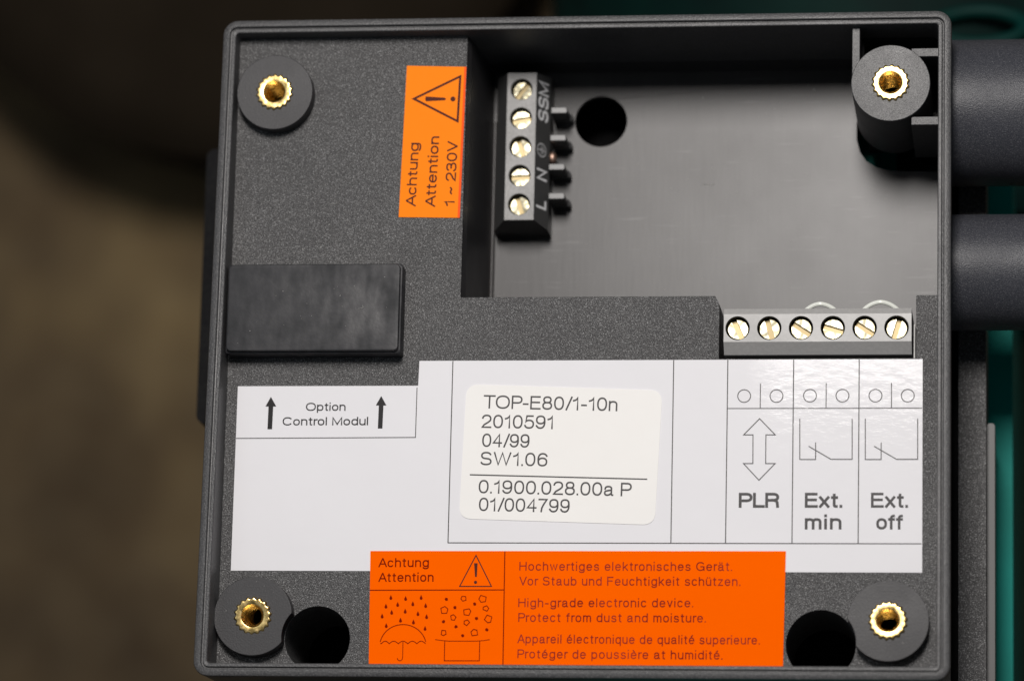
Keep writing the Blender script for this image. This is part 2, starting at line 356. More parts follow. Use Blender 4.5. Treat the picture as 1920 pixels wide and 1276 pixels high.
nt.links.new(ramp(nt, n1, [(0.32, (0.040, 0.026, 0.015)), (0.52, (0.088, 0.060, 0.032)), (0.72, (0.19, 0.135, 0.066))]), mx.inputs[6])
nt.links.new(ramp(nt, n2, [(0.35, (0.06, 0.05, 0.03)), (0.65, (0.22, 0.19, 0.12))]), mx.inputs[7]); nt.links.new(mx.outputs[2], b.inputs['Base Color']); M['ground'] = m

# ------------------------------------------------------------------ the setting
FZ = -250.0
bm = bmesh.new(); box(bm, -900, -900, FZ-10, 900, 900, FZ)
o = obj('floor', bm, M['ground']); o['kind'] = 'structure'
# dark round mass, kind not known, built solid on the floor, out of focus
tc = at(430, -330, FZ+50); r0 = (Vector(at(200, 240, FZ+50)[:2])-Vector(tc[:2])).length
bm = bmesh.new()
loft(bm, [ring3(tc, r, z, 96) for r, z in ((r0-6, FZ), (r0-2, FZ+30), (r0, FZ+40), (r0-4, FZ+46), (r0-12, FZ+50), (r0-40, FZ+51))], True, True, True)
o = obj('mass', bm, M['dark_round'], origin=(tc.x, tc.y, FZ), smooth=True); tag(o, 'large dark round mass out of focus behind the box on the brown floor', 'mass')

# pump under the control box
pump = thing('pump_housing', 'teal painted pump housing beneath the dark control box', 'pump', (40, 0, FZ))
x_r = at(1899, 900, -70).x
bm = plated([rrect(6, -150, 72.4, 44, 6)], FZ, -72); plate(bm, [rrect(72.5, -150, at(1899, 900, -46).x, 46, 4)], FZ, -46); obj('body', bm, M['teal'], pump, bevel=2)
lg = at(1612, 315, -33); bm = plated([rrect(lg.x-2, lg.y-3, at(1680, 300, -33).x, 42, 1)], -34.19, -33); obj('lug', bm, M['teal'], pump, bevel=0.4)
bm = bmesh.new(); cx = 52
rings = []
for yy, rr in ((44.5, 60), (52, 64), (140, 66), (150, 60)):
    rings.append([(cx+rr*math.cos(a), yy, -150+rr*math.sin(a)) for a in [2*math.pi*i/64 for i in range(64)]])
loft(bm, rings, True, True, True); obj('motor_cover', bm, M['teal_dark'], pump, smooth=True)
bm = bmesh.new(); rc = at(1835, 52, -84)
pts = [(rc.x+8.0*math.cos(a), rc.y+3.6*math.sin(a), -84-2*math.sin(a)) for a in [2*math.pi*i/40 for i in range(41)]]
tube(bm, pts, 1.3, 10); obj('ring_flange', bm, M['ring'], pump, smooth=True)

# bracket strip along the right of the box
br = thing('mounting_bracket', 'long grey textured bracket strip with pale edge right of the box', 'bracket', (72, -20, -40))
xa, xb, xc = at(1797, 900, -24).x, at(1849, 900, -24).x, at(1866, 1000, -30).x
bm = plated([rrect(xa, -130, xb, 40, 1)], -69.9, -24); obj('strip', bm, M['grain'], br, bevel=0.8)
bm = plated([rrect(xb+0.05, -130, xc, at(1860, 800, -30).y, 0.5)], -40, -27); obj('edge_trim', bm, M['clear'], br, bevel=0.4)

# two tubes plugged into the box from the right
def pipe(name, v0, v1, zc, label):
    a, c = at(1850, v0, zc), at(1850, v1, zc); r = (a.y-c.y)/2; yc = (a.y+c.y)/2
    bm = bmesh.new(); rings = []
    for x, k in ((68.2, 1.0), (70.2, 1.0), (140, 1.0), (141, 0.96)):
        rings.append([(x, yc+r*k*math.cos(t), zc+r*k*math.sin(t)) for t in [2*math.pi*i/72 for i in range(72)]])
    loft(bm, rings, True, True, True); o = obj(name, bm, M['pipe'], origin=(105, yc, zc), smooth=True); tag(o, label, 'pipe', 'grey plastic pipes at the right of the box')
pipe('plastic_pipe', 80, 345, -13, 'thicker dark grey plastic pipe beside the upper right corner of the box')
pipe('plastic_pipe', 405, 617, -12, 'thinner dark grey plastic pipe beside the six-screw terminal block')

# ------------------------------------------------------------------ control box
cbx = thing('control_box', 'open dark grey plastic control box with labels and screw terminals', 'electronics box', (10, -1, -60))
RIM_T, RIM_B = 3.3, 7.3; Y_T, Y_B = 52.15, -54.4
def zr(y): return RIM_T+(RIM_B-RIM_T)*(Y_T-y)/(Y_T-Y_B)
X0, X1 = -47.6, 68.95
def rl(ins, dz=None, z=None, r=None, sh=(0, 0)):
    rad = max(0.5, (2.4-ins)) if r is None else r
    return [(x, y, zr(y)+dz if z is None else z) for x, y in rrect(X0+ins, Y_B+ins, X1-ins, Y_T-ins, rad)]
bm = bmesh.new()
prof = [rl(0.9, z=-34, r=2.4), rl(0.45, z=-10, r=2.4), rl(0.05, dz=-0.9, r=2.4), rl(0.0, dz=-0.45), rl(0.12, dz=-0.12), rl(0.4, dz=0), rl(1.05, dz=0), rl(1.18, dz=-0.1),
        rl(1.22, dz=-0.55), rl(1.42, dz=-0.58), rl(1.47, dz=-0.32), rl(1.58, dz=-0.2), rl(1.98, dz=-0.2), rl(2.10, dz=-0.3), rl(2.13, dz=-0.5),
        rl(2.25, z=-1, r=0.9), rl(2.6, z=-22, r=0.9)]
loft(bm, prof); obj('rim_wall', bm, M['rim'], cbx, smooth=True)
IX0, IX1, IY0, IY1 = X0+1.35, X1-2.0, Y_B+2.1, Y_T-1.35
# deck
bl_h = (at(595, 1197, 0), 5.15); br_h = (at(1539, 1208, 0), 5.38); ywall = at(1540, 1262, 0).y
def cut_circle(c, r, ymin, n=72):
    pts = []
    for i in range(n):
        a = 2*math.pi*i/n; pts.append((c.x+r*math.cos(a), max(ymin, c.y+r*math.sin(a))))
    out = []
    for p in pts:
        if not out or (abs(p[0]-out[-1][0])+abs(p[1]-out[-1][1])) > 1e-4: out.append(p)
    return [p for i, p in enumerate(out) if not (abs(p[1]-ymin) < 1e-6 and abs(out[i-1][1]-ymin) < 1e-6 and abs(out[(i+1) % len(out)][1]-ymin) < 1e-6)]
n3 = at(1355, 578, 0)
outline = [(IX0, IY0), (IX1, IY0), (IX1, 6.95), (63.4, 6.95), (63.4, -3.05), (32.7, -3.05), (32.7, 5.6), (32.0, 7.0), (-8.35, 7.0), (-8.35, IY1), (IX0, IY1)]
deck = obj('deck', plated([outline, cut_circle(bl_h[0], bl_h[1], at(595, 1252, 0).y+0.05), cut_circle(br_h[0], br_h[1], at(1539, 1260, 0).y+0.05)]+[circ(at(u, v, 2.6).x, at(u, v, 2.6).y, 2.62, 64) for u, v in ((515, 173), (474, 1154), (1665, 1163))], -21, 0), M['grain'], cbx, bevel=0.22)
# pocket floor with a round hole and a rounded cut-out under the pillar
pil = at(1670, 156, 2.5)
def PF(u, v): p = at(u, v, -20); return (p.x, p.y)
cut = [PF(1607, 230), PF(1607, 262), PF(1613, 285), PF(1625, 302), PF(1643, 313), PF(1668, 319), PF(1700, 321), PF(1768, 322), PF(1768, 230)]
fh = at(1127, 228, -20)
obj('pocket_floor', plated([[(-6.6, -3.0), (IX1+0.6, -3.0), (IX1+0.6, 49.4), (-6.6, 49.4)], circ(fh.x, fh.y, 4.25), cut], -21.5, -20), M['floor_plastic'], cbx, bevel=0.08)
bm = bmesh.new()   # drafted side and back skirts of the pocket
loft(bm, [[(-8.3, 7.0, -0.3), (-8.3, 51.0, -0.3)], [(-7.9, 7.0, -2), (-7.9, 50.6, -2)], [(-6.5, 7.0, -20.02), (-6.5, 49.3, -20.02)]], False)
loft(bm, [[(-8.3, 50.75, -0.3), (67, 50.75, -0.3)], [(-6.5, 49.3, -20.02), (67, 49.3, -20.02)]], False)
obj('pocket_lining', bm, M['boss'], cbx)
# lower shell: wider dark body, bulging at the left
ba, bb = at(372, 800, -30), at(397, 288, -30)
obj('lower_shell', plated([rrect(-45.5, -60, at(1796, 900, -34).x, 49.5, 4)], -70, -34.2), M['dark'], cbx, bevel=1)
obj('side_bulge', plated([rrect((ba.x+bb.x)/2, ba.y, -40, bb.y, 1.5)], -40, -27), M['dark'], cbx, bevel=1)
# cable knock-out chimneys under the deck holes stay inside the dark shell

# bosses with knurled brass inserts
def insert_bm(c, z, n_teeth=18):
    bm = bmesh.new(); n = n_teeth*8
    def lp(r, zz, amp=0.0, tw=0.0):
        out = []
        for i in range(n):
            a = 2*math.pi*i/n; k = (i/8.0) % 1.0; t = 0.5-0.5*math.cos(2*math.pi*k); out.append((c[0]+(r+amp*(t-0.5))*math.cos(a+tw), c[1]+(r+amp*(t-0.5))*math.sin(a+tw), zz))
        return out
    rings = [lp(2.88, z-2.5, .34, -.25), lp(2.88, z+0.12, .34), lp(2.80, z+0.28, .30), lp(2.66, z+0.36, .22), lp(2.5, z+0.37, .05), lp(1.92, z+0.37), lp(1.80, z+0.34), lp(1.66, z+0.12), lp(1.50, z-0.12)]
    zz = z-0.2
    for k in range(11):
        rings += [lp(1.42, zz), lp(1.66, zz-0.28), lp(1.66, zz-0.34), lp(1.42, zz-0.62)]; zz -= 0.68
    loft(bm, rings, True, False, False)
    return bm
INS = []
def boss(c, z_top, z_bot, r, notch=None):
    bm = bmesh.new(); n = 96; out = []
    for i in range(n):
        a = 2*math.pi*i/n; x, y = c.x+r*math.cos(a), c.y+r*math.sin(a)
        if notch:
            nc, nr = notch; d = math.hypot(x-nc[0], y-nc[1])
            if d < nr: x, y = nc[0]+(x-nc[0])*nr/d, nc[1]+(y-nc[1])*nr/d
        out.append((x, y))
    plate(bm, [out, circ(c.x, c.y, 2.62, 64)], z_bot, z_top)
    o = obj('mounting_boss', bm, M['boss'], cbx, origin=(c.x, c.y, z_bot), bevel=0.12)
    if not INS:
        i_ = obj('threaded_insert', insert_bm(c, z_top), M['brass'], o, origin=(c.x, c.y, z_top), smooth=True); INS.append(i_)
    else:
        i_ = INS[0].copy(); COL.objects.link(i_); i_.parent = o; i_.location = (0, 0, (z_top-z_bot)*S)
        i_.rotation_euler = (0, 0, random.random()*6)
    return o, i_
boss(at(515, 173, 2.6), 2.6, 0.004, 6.15)
b2, i2 = boss(at(474, 1154, 2.6), 2.6, 0.004, 6.2, ((bl_h[0].x, bl_h[0].y), 5.22))
i2.rotation_euler = (0.05, -0.09, 1.0)
b3, _ = boss(at(1665, 1163, 2.6), 2.6, 0.004, 6.25, ((br_h[0].x, br_h[0].y), 5.5))
b4, _ = boss(pil, 2.6, -17, 6.2); b4.data.materials[0] = M['rim']
for (u0, v0, u1, v1, z) in ((1598, 44, 1612, 168, 1.6), (1690, 91, 1757, 106, 1.8), (1680, 219, 1757, 234, 1.8)):
    a, c = at(u0, v0, z), at(u1, v1, z); bm = bmesh.new()
    if u1-u0 < 40: box(bm, a.x, pil.y+1, -18, c.x, min(a.y, 50.6), z)
    else: box(bm, pil.x+3.2, c.y, -18, 67.2, a.y, z)
    obj('rib', bm, M['rim'], cbx, bevel=0.12)
a = at(1621, 77, -4); bm = bmesh.new()
box(bm, a.x, a.y-0.05, -19, 67.2, a.y+0.55, -4); box(bm, a.x-0.6, 42, -19, a.x, a.y+0.55, -4.1)
obj('ledge', bm, M['dark'], cbx, bevel=0.1)
box_ = bmesh.new(); box(box_, a.x+0.1, 36, -22.6, 67, 49, -20.4); obj('pocket_shelf', box_, M['dark'], cbx)

# rubber pad
pA, pB = at(424, 657, 4.2), at(750, 495, 4.2)
bm = bmesh.new()
loft(bm, [[(x, y, z) for x, y in rrect(pA.x-e, pA.y-e, pB.x+e, pB.y+e, rr)] for e, z, rr in ((0.3, 0.01, .4), (0.3, 3.2, .4), (0.25, 3.3, .5), (0.03, 3.36, .6), (0.02, 4.08, .7), (-0.05, 4.18, .7), (-0.2, 4.2, .7))], True, True, True)
obj('rubber_pad', bm, M['rubber'], cbx, smooth=True, label='black smudged rubber block stuck on the deck at the left wall')

# terminal blocks
def screw_bm(r):
    """domed slotted screw head; the slot is a real groove along x"""
    bm = bmesh.new(); hw = 0.26*r; dp = 0.34*r
    for s in (1, -1):
        a0 = math.asin(hw/r); pts = [(r*math.cos(a0+(math.pi-2*a0)*i/28), s*r*math.sin(a0+(math.pi-2*a0)*i/28)) for i in range(29)]
        if s < 0: pts = pts[::-1]
        bev = [(x*0.93, s*hw+(y-s*hw)*0.93) for x, y in pts]
        loft(bm, [[(x, y, -2.0) for x, y in pts], [(x, y, -0.10) for x, y in pts], [(x, y, 0) for x, y in bev]], True, True, True)
    y = hw*0.999; x = math.sqrt(r*r-hw*hw)*0.995
    nf = len(bm.faces); box(bm, -x, -y, -2.0, x, y, -dp); bm.faces.ensure_lookup_table()
    for f in bm.faces[nf:]: f.material_index = 1
    return bm
def screw_terminals(parent, centres, r, rec, angs):
    proto = None
    for (cx, cy, cz), a in zip(centres, angs):
        if proto is None:
            proto = obj('screw', screw_bm(r), M['screw'], parent, origin=(0, 0, 0), weighted=False)
            s = proto; proto.data.materials.append(M['slot'])
        else:
            s = proto.copy(); COL.objects.link(s); s.parent = parent
        s.location = (Vector((cx, cy, cz-rec))-ORG[parent.name])*S
        s.rotation_euler = (random.uniform(-.07, .07), random.uniform(-.07, .07), math.radians(a))
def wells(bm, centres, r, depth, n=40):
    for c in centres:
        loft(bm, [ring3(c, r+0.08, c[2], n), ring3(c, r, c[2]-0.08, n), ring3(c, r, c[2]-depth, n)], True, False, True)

# five-pole block in the pocket
z5 = -11.5
c5 = [at(980, 168, z5), at(978, 221.5, z5), at(977, 275, z5), at(975, 328, z5), at(973, 383, z5)]
xm = sum(c.x for c in c5)/5; pit = (c5[0].y-c5[4].y)/4; y5 = c5[2].y
c5 = [(xm-0.1, y5+pit*(2-i)-0.0, z5) for i in range(5)]
hw = 2.38; yt, yb = at(980, 137, z5).y, at(972, 412, z5).y; xm5 = at(976, 275, z5).x
tb5 = obj('terminal_block', plated([[(xm5-hw, yb), (xm5+hw, yb), (xm5+hw, yt), (xm5-hw, yt)]]+[circ(c[0], c[1], 1.72+.08, 40) for c in c5], None, z5), M['block_grey'], cbx,
          origin=(xm5, y5, -20), label='black five-pole screw terminal block lettered for mains wiring')
me5 = tb5.data; bm = bmesh.new(); bm.from_mesh(me5); bmesh.ops.scale(bm, verts=bm.verts[:], vec=(1/S,)*3); bmesh.ops.translate(bm, verts=bm.verts[:], vec=ORG[tb5.name])
sl = 1.9; sL = 2.1; zs = -15.5
def cross(y, e=0): return [(xm5-hw-sL-.3, y, -20), (xm5-hw-sL, y, zs), (xm5-hw, y, z5), (xm5+hw, y, z5), (xm5+hw+sl, y, zs), (xm5+hw+sl, y, -20)]
for a_, b_ in ((0, 3), (3, 6)): loft(bm, [cross(yb)[a_:b_], cross(yt)[a_:b_]], False)
for y, dy in ((yb, -0.85), (yt, 0.3)):
    A = cross(y); B = [(p[0], p[1]+(0 if p[2] > z5-0.5 else dy), p[2]) for p in A]
    b1 = [bm.verts.new(p) for p in B]
    bm.faces.new(b1 if dy < 0 else list(reversed(b1)))
    a1 = [bm.verts.new(p) for p in A]
    bm.faces.new((a1[0], a1[1], b1[1], b1[0])); bm.faces.new((a1[4], a1[5], b1[5], b1[4])); bm.faces.new((a1[1], a1[2], b1[2], b1[1])); bm.faces.new((a1[3], a1[4], b1[4], b1[3]))
bmesh.ops.remove_doubles(bm, verts=bm.verts[:], dist=0.005); bmesh.ops.recalc_face_normals(bm, faces=bm.faces[:])
wells(bm, c5, 1.72, 4.5)
bmesh.ops.translate(bm, verts=bm.verts[:], vec=-ORG[tb5.name]); bmesh.ops.scale(bm, verts=bm.verts[:], vec=(S,)*3); bm.to_mesh(me5); bm.free()
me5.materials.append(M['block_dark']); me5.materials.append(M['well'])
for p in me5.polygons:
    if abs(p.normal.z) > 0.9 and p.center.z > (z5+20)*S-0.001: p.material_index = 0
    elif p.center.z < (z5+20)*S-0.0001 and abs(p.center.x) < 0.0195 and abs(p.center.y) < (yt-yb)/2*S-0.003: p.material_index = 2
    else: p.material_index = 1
M['block_top'] = grain('glare_terminal_top', (0.19, 0.185, 0.18), (0.24, 0.235, 0.23), 0.42, 0.12, 300); me5.materials[0] = M['block_top']  # glare on the block's top put into its paler colour
screw_terminals(tb5, c5, 1.54, 1.25, (50, 12, 108, 2, 106))
# foot of the block
bm = bmesh.new(); tube(bm, [(-6.25, y, -19.75) for y in (7.1, 14, yb+0.3, y5, yt-6)], 0.42, 12); obj('fillet', bm, M['floor_plastic'], cbx, smooth=True)
# clamp tabs on the right of the block
tp = None
for (u, v) in ((1048, 207), (1046, 258.5), (1043.5, 313), (1043, 367.5)):
    p = at(u, v, -13.5); xl = xm5+hw+sl
    if tp is None:
        bm = bmesh.new(); q = [(-1.35, 0.55), (1.15, 0.55), (1.4, 0.25), (1.4, -0.35), (1.2, -0.5), (-1.35, -0.5)]
        loft(bm, [[(x*k+dx, y*k+dy, z) for x, y in q] for k, z, dx, dy in ((1.15, -20, .2, -.1), (1.15, -17.9, .2, -.1), (1.0, -17.6, 0, 0), (1.0, -13.65, 0, 0), (0.92, -13.5, 0, 0))], True, True, True)
        bmesh.ops.translate(bm, verts=bm.verts[:], vec=(p.x, p.y, 0)); tp = obj('clamp_tab', bm, M['block_dark'], tb5, origin=(p.x, p.y, -20), bevel=0.08)
    else:
        t = tp.copy(); COL.objects.link(t); t.parent = tb5; t.location = (Vector((p.x, p.y, -20))-ORG[tb5.name])*S
p = at(1036, 296, -17); bm = bmesh.new(); bmesh.ops.create_uvsphere(bm, u_segments=20, v_segments=12, radius=1.0, matrix=Matrix.Translation(p) @ Matrix.Diagonal((0.7, 1.0, 0.9, 1)))
obj('contact', bm, M['copper'], tb5, smooth=True)
# lettering on the sloping face
sv = Vector((sl, 0, zs-z5)); slen = sv.length; sv.normalize(); nv = Vector((-sv.z, 0, sv.x)) if -sv.z > 0 else Vector((sv.z, 0, -sv.x))
nv = Vector((abs(sv.z), 0, abs(sv.x)))
def onface(t, y, lift=0.03): return Vector((xm5+hw, y, z5))+sv*t+nv*lift
def face_text(s, va, vb, t0, t1):
    """letters read upwards along the block; va/vb = pixel rows of start and end"""
    ya, ye = at(1015, va, -14.7).y, at(1017, vb, -14.7).y; bm = bmesh.new(); cap = t1-t0
    lay(bm, layout(s, cap*0.72, abs(ye-ya), 0.19, 0.28), lambda x, y, k: onface(t1-y/0.72, ya+x, 0.03+0.003*(k % 8)))
    obj('lettering', bm, M['ink_white'], tb5, weighted=True)
face_text('SSM', 232, 158, 0.65, 3.7); face_text('N', 342, 321, 0.65, 3.7); face_text('L', 395, 378, 0.65, 3.7)
ye = at(1015, 286, -14.7).y; bm = bmesh.new()
def fring(pts, wd):
    a = [onface(t, y) for t, y in pts]; L = len(pts)
    for i in range(L-1):
        d = (a[i+1]-a[i]).normalized(); s_ = d.cross(nv)*wd/2
        bm.faces.new([bm.verts.new(q) for q in (a[i]-s_, a[i+1]-s_, a[i+1]+s_, a[i]+s_)])
fring([(1.95+1.3*math.cos(2*math.pi*i/32), ye+1.05*math.sin(2*math.pi*i/32)) for i in range(33)], .13)
fring([(0.95, ye), (1.9, ye)], .13); fring([(1.96, ye-.75), (1.96, ye+.75)], .13); fring([(2.35, ye-.48), (2.35, ye+.48)], .13); fring([(2.75, ye-.22), (2.75, ye+.22)], .13)
obj('earth_symbol', bm, M['ink_white'], tb5, weighted=True)

# six-pole block in its notch
z6 = 2.0
a6, b6 = at(1383, 615, z6), at(1681, 613.5, z6); c6 = [(a6.x+(b6.x-a6.x)*i/5, (a6.y+b6.y)/2, z6) for i in range(6)]
xl, xr = at(1357, 615, z6).x, at(1709, 615, z6).x; yt6, yb6 = at(1530, 588, z6).y, at(1530, 640, z6).y
bm = plated([[(xl, yb6), (xr, yb6), (xr, yt6), (xl, yt6)]]+[circ(c[0], c[1], 1.83+.08, 40) for c in c6], None, z6)
yf, ybk = yb6-1.75, yt6+0.95
sec = [(ybk, -14), (ybk, 1.45), (yt6, z6), (yb6, z6), (yf, 0.45), (yf, -3.4), (yf+.5, -3.5), (yf+.5, -14)]
lo = [[(x, y, z) for y, z in sec[:3]] for x in (xl, xr)]; loft(bm, lo, False)
lo = [[(x, y, z) for y, z in sec[3:]] for x in (xl, xr)]; loft(bm, lo, False)
for x in (xl, xr): bm.faces.new([bm.verts.new((x, y, z)) for y, z in sec])
bmesh.ops.remove_doubles(bm, verts=bm.verts[:], dist=0.005); wells(bm, c6, 1.83, 4.5)
tb6 = obj('terminal_block', bm, M['block_grey'], cbx, origin=((xl+xr)/2, (yt6+yb6)/2, -14), label='light grey six-pole screw terminal block above the white label', bevel=0)
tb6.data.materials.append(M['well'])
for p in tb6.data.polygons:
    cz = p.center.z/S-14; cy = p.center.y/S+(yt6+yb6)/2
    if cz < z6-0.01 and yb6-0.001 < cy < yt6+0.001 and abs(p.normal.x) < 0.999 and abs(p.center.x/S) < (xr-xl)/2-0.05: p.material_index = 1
screw_terminals(tb6, c6, 1.62, 1.0, (-65, -74, -33, -17, -33, 74))
for u, top, hc, sag in ((1538, 569.5, 27, 10), (1651, 566, 33, 14)):
    rr = (hc*hc+sag*sag)/(2*sag)/11.9; p = at(u, top, -2); bm = bmesh.new()
    tube(bm, [(p.x+rr*math.sin(a), p.y-rr+rr*math.cos(a), -2-abs(a)*1.2) for a in [-1.35+2.7*i/28 for i in range(29)]], 0.36, 10); obj('wire_loop', bm, M['wire'], cbx, smooth=True)
bm = bmesh.new(); p = at(1714, 640, 0); box(bm, p.x-0.14, -2.9, -6, p.x+0.14, 2.6, -1.2); obj('side_pin', bm, M['block_grey'], tb6, bevel=0.05)

# ------------------------------------------------------------------ labels
def q(*pix, z): return [tuple(at(u, v, z)[:2]) for u, v in pix]
Z1 = 0.10
lab = obj('wiring_label', plated([[(-43.64, -36.77), (64.44, -36.77), (64.44, -3.25), (at(786, 700).x, -3.25), (at(785, 700).x, at(780, 723).y), (-43.64, at(446, 724).y)]], 0.004, Z1), M['white'], cbx,
          label='white L-shaped wiring label under the six-pole terminal block')
zp = Z1+0.012; bm = bmesh.new(); X = lambda u: at(u, 850, zp).x
IK = M['ink_soft']
yb_l = at(1200, 1017.6, zp).y; yt_l = -3.28; yrow = at(1550, 765, zp).y
for u in ((844.5), (1260.5), (1362.5), (1486.5), (1610)): stroke(bm, [(X(u), yb_l), (X(u), yt_l)], 0.16, zp)
stroke(bm, [(X(844.5)-.06, yb_l), (64.35, yb_l)], 0.16, zp); stroke(bm, [(X(1362.5), yrow), (64.35, yrow)], 0.14, zp)
yd = at(1550, 718, zp).y
for u in (1425.6, 1549, 1671.5): stroke(bm, [(at(u, 742, zp).x, yrow+.06), (at(u, 742, zp).x, yd)], 0.14, zp)
pst(bm, [(782, 726), (779, 819.5), (442.5, 821.3)], 1.6, zp)
obj('table_lines', bm, IK, lab, weighted=True)
for u in (1395.3, 1455.9, 1518.7, 1579.6, 1641.5, 1702):
    bm = bmesh.new(); c = at(u, 742 if u < 1500 else 741.4, zp); stroke(bm, circ(c.x, c.y, 1.0, 40), 0.14, zp, True); obj('terminal_circle', bm, IK, lab, weighted=True)
bm = bmesh.new()
pst(bm, [(1424.3, 784.4), (1453.6, 814.7), (1436.1, 814.7), (1435.6, 868.4), (1453.4, 868.4), (1423, 899.6), (1394, 868.4), (1411.6, 868.4), (1411.9, 814.7), (1394.3, 814.7)], 1.7, zp, True)
obj('double_arrow', bm, IK, lab, weighted=True)
for o_ in (0, 122.8):
    bm = bmesh.new()
    pst(bm, [(1499.6+o_, 784.4), (1499.6+o_, 860.8), (1529.3+o_, 860.8), (1529.3+o_, 829)], 1.7, zp); pst(bm, [(1516.1+o_, 836), (1558.2+o_, 860.5), (1597.8+o_, 860.5), (1597.8+o_, 784.4)], 1.7, zp)
    obj('switch_symbol', bm, IK, lab, weighted=True)
for tx, ty, by, bx in ((508, 743.4, 804, 505.9), (714.8, 741.8, 803, 712.8)):
    hy = ty+18; bm = bmesh.new()
    blob(bm, [(tx, ty), (tx-10.3, hy), (tx-4.6, hy), (bx-4.4, by), (bx+4.2, by), (tx+4.2, hy), (tx+9.9, hy)], zp); obj('arrow', bm, M['ink'], lab, weighted=True)
text(lab, M['ink'], 'Option', (573.4, 769.9), (647.8, 769.7), 15.3, zp, 0.15); text(lab, M['ink'], 'Control Modul', (529.7, 797.2), (690, 796.7), 15.6, zp, 0.15)
text(lab, IK, 'PLR', (1385, 951.3), (1461.8, 951.3), 28, zp, 0.19, 0.30)
text(lab, IK, 'Ext.', (1508.9, 951.3), (1579.3, 951.3), 28, zp, 0.185, 0.27); text(lab, IK, 'min', (1508.9, 992), (1577.7, 992), 27.5, zp, 0.185, 0.31)
text(lab, IK, 'Ext.', (1633, 951.2), (1702.5, 951.2), 28, zp, 0.175, 0.27); text(lab, IK, 'off', (1642.8, 992), (1692.9, 992), 27.5, zp, 0.175)

# serial sticker, slightly crooked on the white label
Z2 = 0.20
cs = [at(u, v, Z2) for u, v in ((875, 720), (1242, 731.5), (1227.5, 983.5), (860.5, 971.5))]
def rquad(c, r, n=8):
    out = []
    for i in range(4):
        p, a, b_ = [Vector(t[:2]) for t in (c[i], c[i-1], c[(i+1) % 4])]
        d1 = (a-p).normalized(); d2 = (b_-p).normalized()
        for k in range(n+1):
            t = k/n; s0 = p+d1*r; s1 = p+d2*r; m_ = p
            out.append(tuple((s0*(1-t)**2+m_*2*t*(1-t)*1.0+s1*t*t)))
    return out
sst = obj('serial_sticker', plated([rquad(cs, 2.0)], Z1+0.006, Z2), M['cream'], cbx, label='cream rounded sticker of type and serial numbers on the white label')
zs_ = Z2+0.012
for t_, pl, pr in (('TOP-E80/1-10n', (906.1, 765.2), (1157.3, 770.4)), ('2010591', (902.7, 801.7), (1038.1, 804)), ('04/99', (903.5, 837.2), (992.6, 838.8)), ('SW1.06', (900.3, 871.4), (1025.9, 874)),
                   ('0.1900.028.00a P', (896.9, 924), (1184, 930)), ('01/004799', (897.4, 957.3), (1068, 960.6))):
    text(sst, IK, t_, pl, pr, 25.2, zs_, 0.120)
bm = bmesh.new(); pst(bm, [(880.9, 889.4), (1213.6, 897.8)], 2.6, zs_); obj('ruled_line', bm, IK, sst, weighted=True)

# upright amber warning label beside the pocket
wl = obj('warning_label', plated([q((763, 123.5), (874.5, 125.5), (862, 408.3), (747.5, 407), z=Z1)], 0.004, Z1), M['amber'], cbx, label='upright amber mains voltage warning label beside the pocket')
for t_, pl, pr, ch in (('Achtung', (779.4, 387), (785.8, 268), 18.8), ('Attention', (816, 388), (823.8, 256), 19.2), ('1 ~ 230V', (852, 386.5), (858.8, 265), 19.4)):
    text(wl, M['ink_brown'], t_, pl, pr, ch, zp, 0.15)
bm = bmesh.new()
pst(bm, [(776, 185.5), (863, 143.5), (858, 227.5)], 4.4, zp, True)
blob(bm, [(798.5, 181), (834, 183.4), (836.5, 185.8), (834, 188.2), (798.5, 190.2), (797, 185.6)], zp)
blob(bm, [(849.3+4.7*math.cos(t), 185.8+4.7*math.sin(t)) for t in [-2*math.pi*i/20 for i in range(20)]], zp)
obj('warning_triangle', bm, M['ink_brown'], wl, weighted=True)
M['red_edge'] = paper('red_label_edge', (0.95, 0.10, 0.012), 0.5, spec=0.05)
bm = plated([q((870.6, 125.6), (874.6, 125.7), (862.1, 408.1), (857.8, 408.0), z=Z1)], Z1+0.002, Z1+0.006); obj('edge_strip', bm, M['red_edge'], wl)  # flat redder strip along the label's right edge

# wide orange warning label across the lower edge of the white one
Z3 = 0.20
ol = obj('warning_label', plated([q((694.5, 1032.2), (1473.5, 1032.5), (1468, 1254.2), (691.3, 1248), z=Z3)], 0.105, Z3), M['orange'], cbx, label='wide orange moisture and dust warning label overlapping the white label')
zo = Z3+0.012; bm = bmesh.new()
def C3(x, y): return (680+x/5.318, 1020+y/5.318)
pst(bm, [(946.6, 1032.6), (942.9, 1249.5)], 1.9, zo); pst(bm, [(693.3, 1105.6), (945, 1105)], 1.9, zo)
obj('dividing_lines', bm, M['ink_red'], ol, weighted=True)
text(ol, M['ink_red'], 'Achtung', (709.5, 1062.5), (804, 1062), 16.8, zo, 0.138, 0.30); text(ol, M['ink_red'], 'Attention', (709.5, 1090), (812.8, 1089.5), 16.8, zo, 0.138, 0.30)
bm = bmesh.new(); pst(bm, [C3(1130, 108), C3(967, 417), C3(1284, 417)], 2.0, zo, True)
blob(bm, [C3(1111, 186), C3(1146, 186), C3(1138, 322), C3(1120, 322)][::-1], zo)
blob(bm, [C3(1125+16*math.cos(t), 376+16*math.sin(t)) for t in [-2*math.pi*i/18 for i in range(18)]], zo)
obj('warning_triangle', bm, M['ink_brown'], ol, weighted=True); bm = bmesh.new()
def drop(cx, cy, rw=2.7, h=9):
    pts = [(cx, cy-h*0.55)]
    for i in range(11):
        t = math.radians(-20+220*i/10); pts.append((cx+rw*math.cos(t), cy+h*0.18+rw*math.sin(t)))
    blob(bm, pts[:1]+pts[1:][::1], zo)
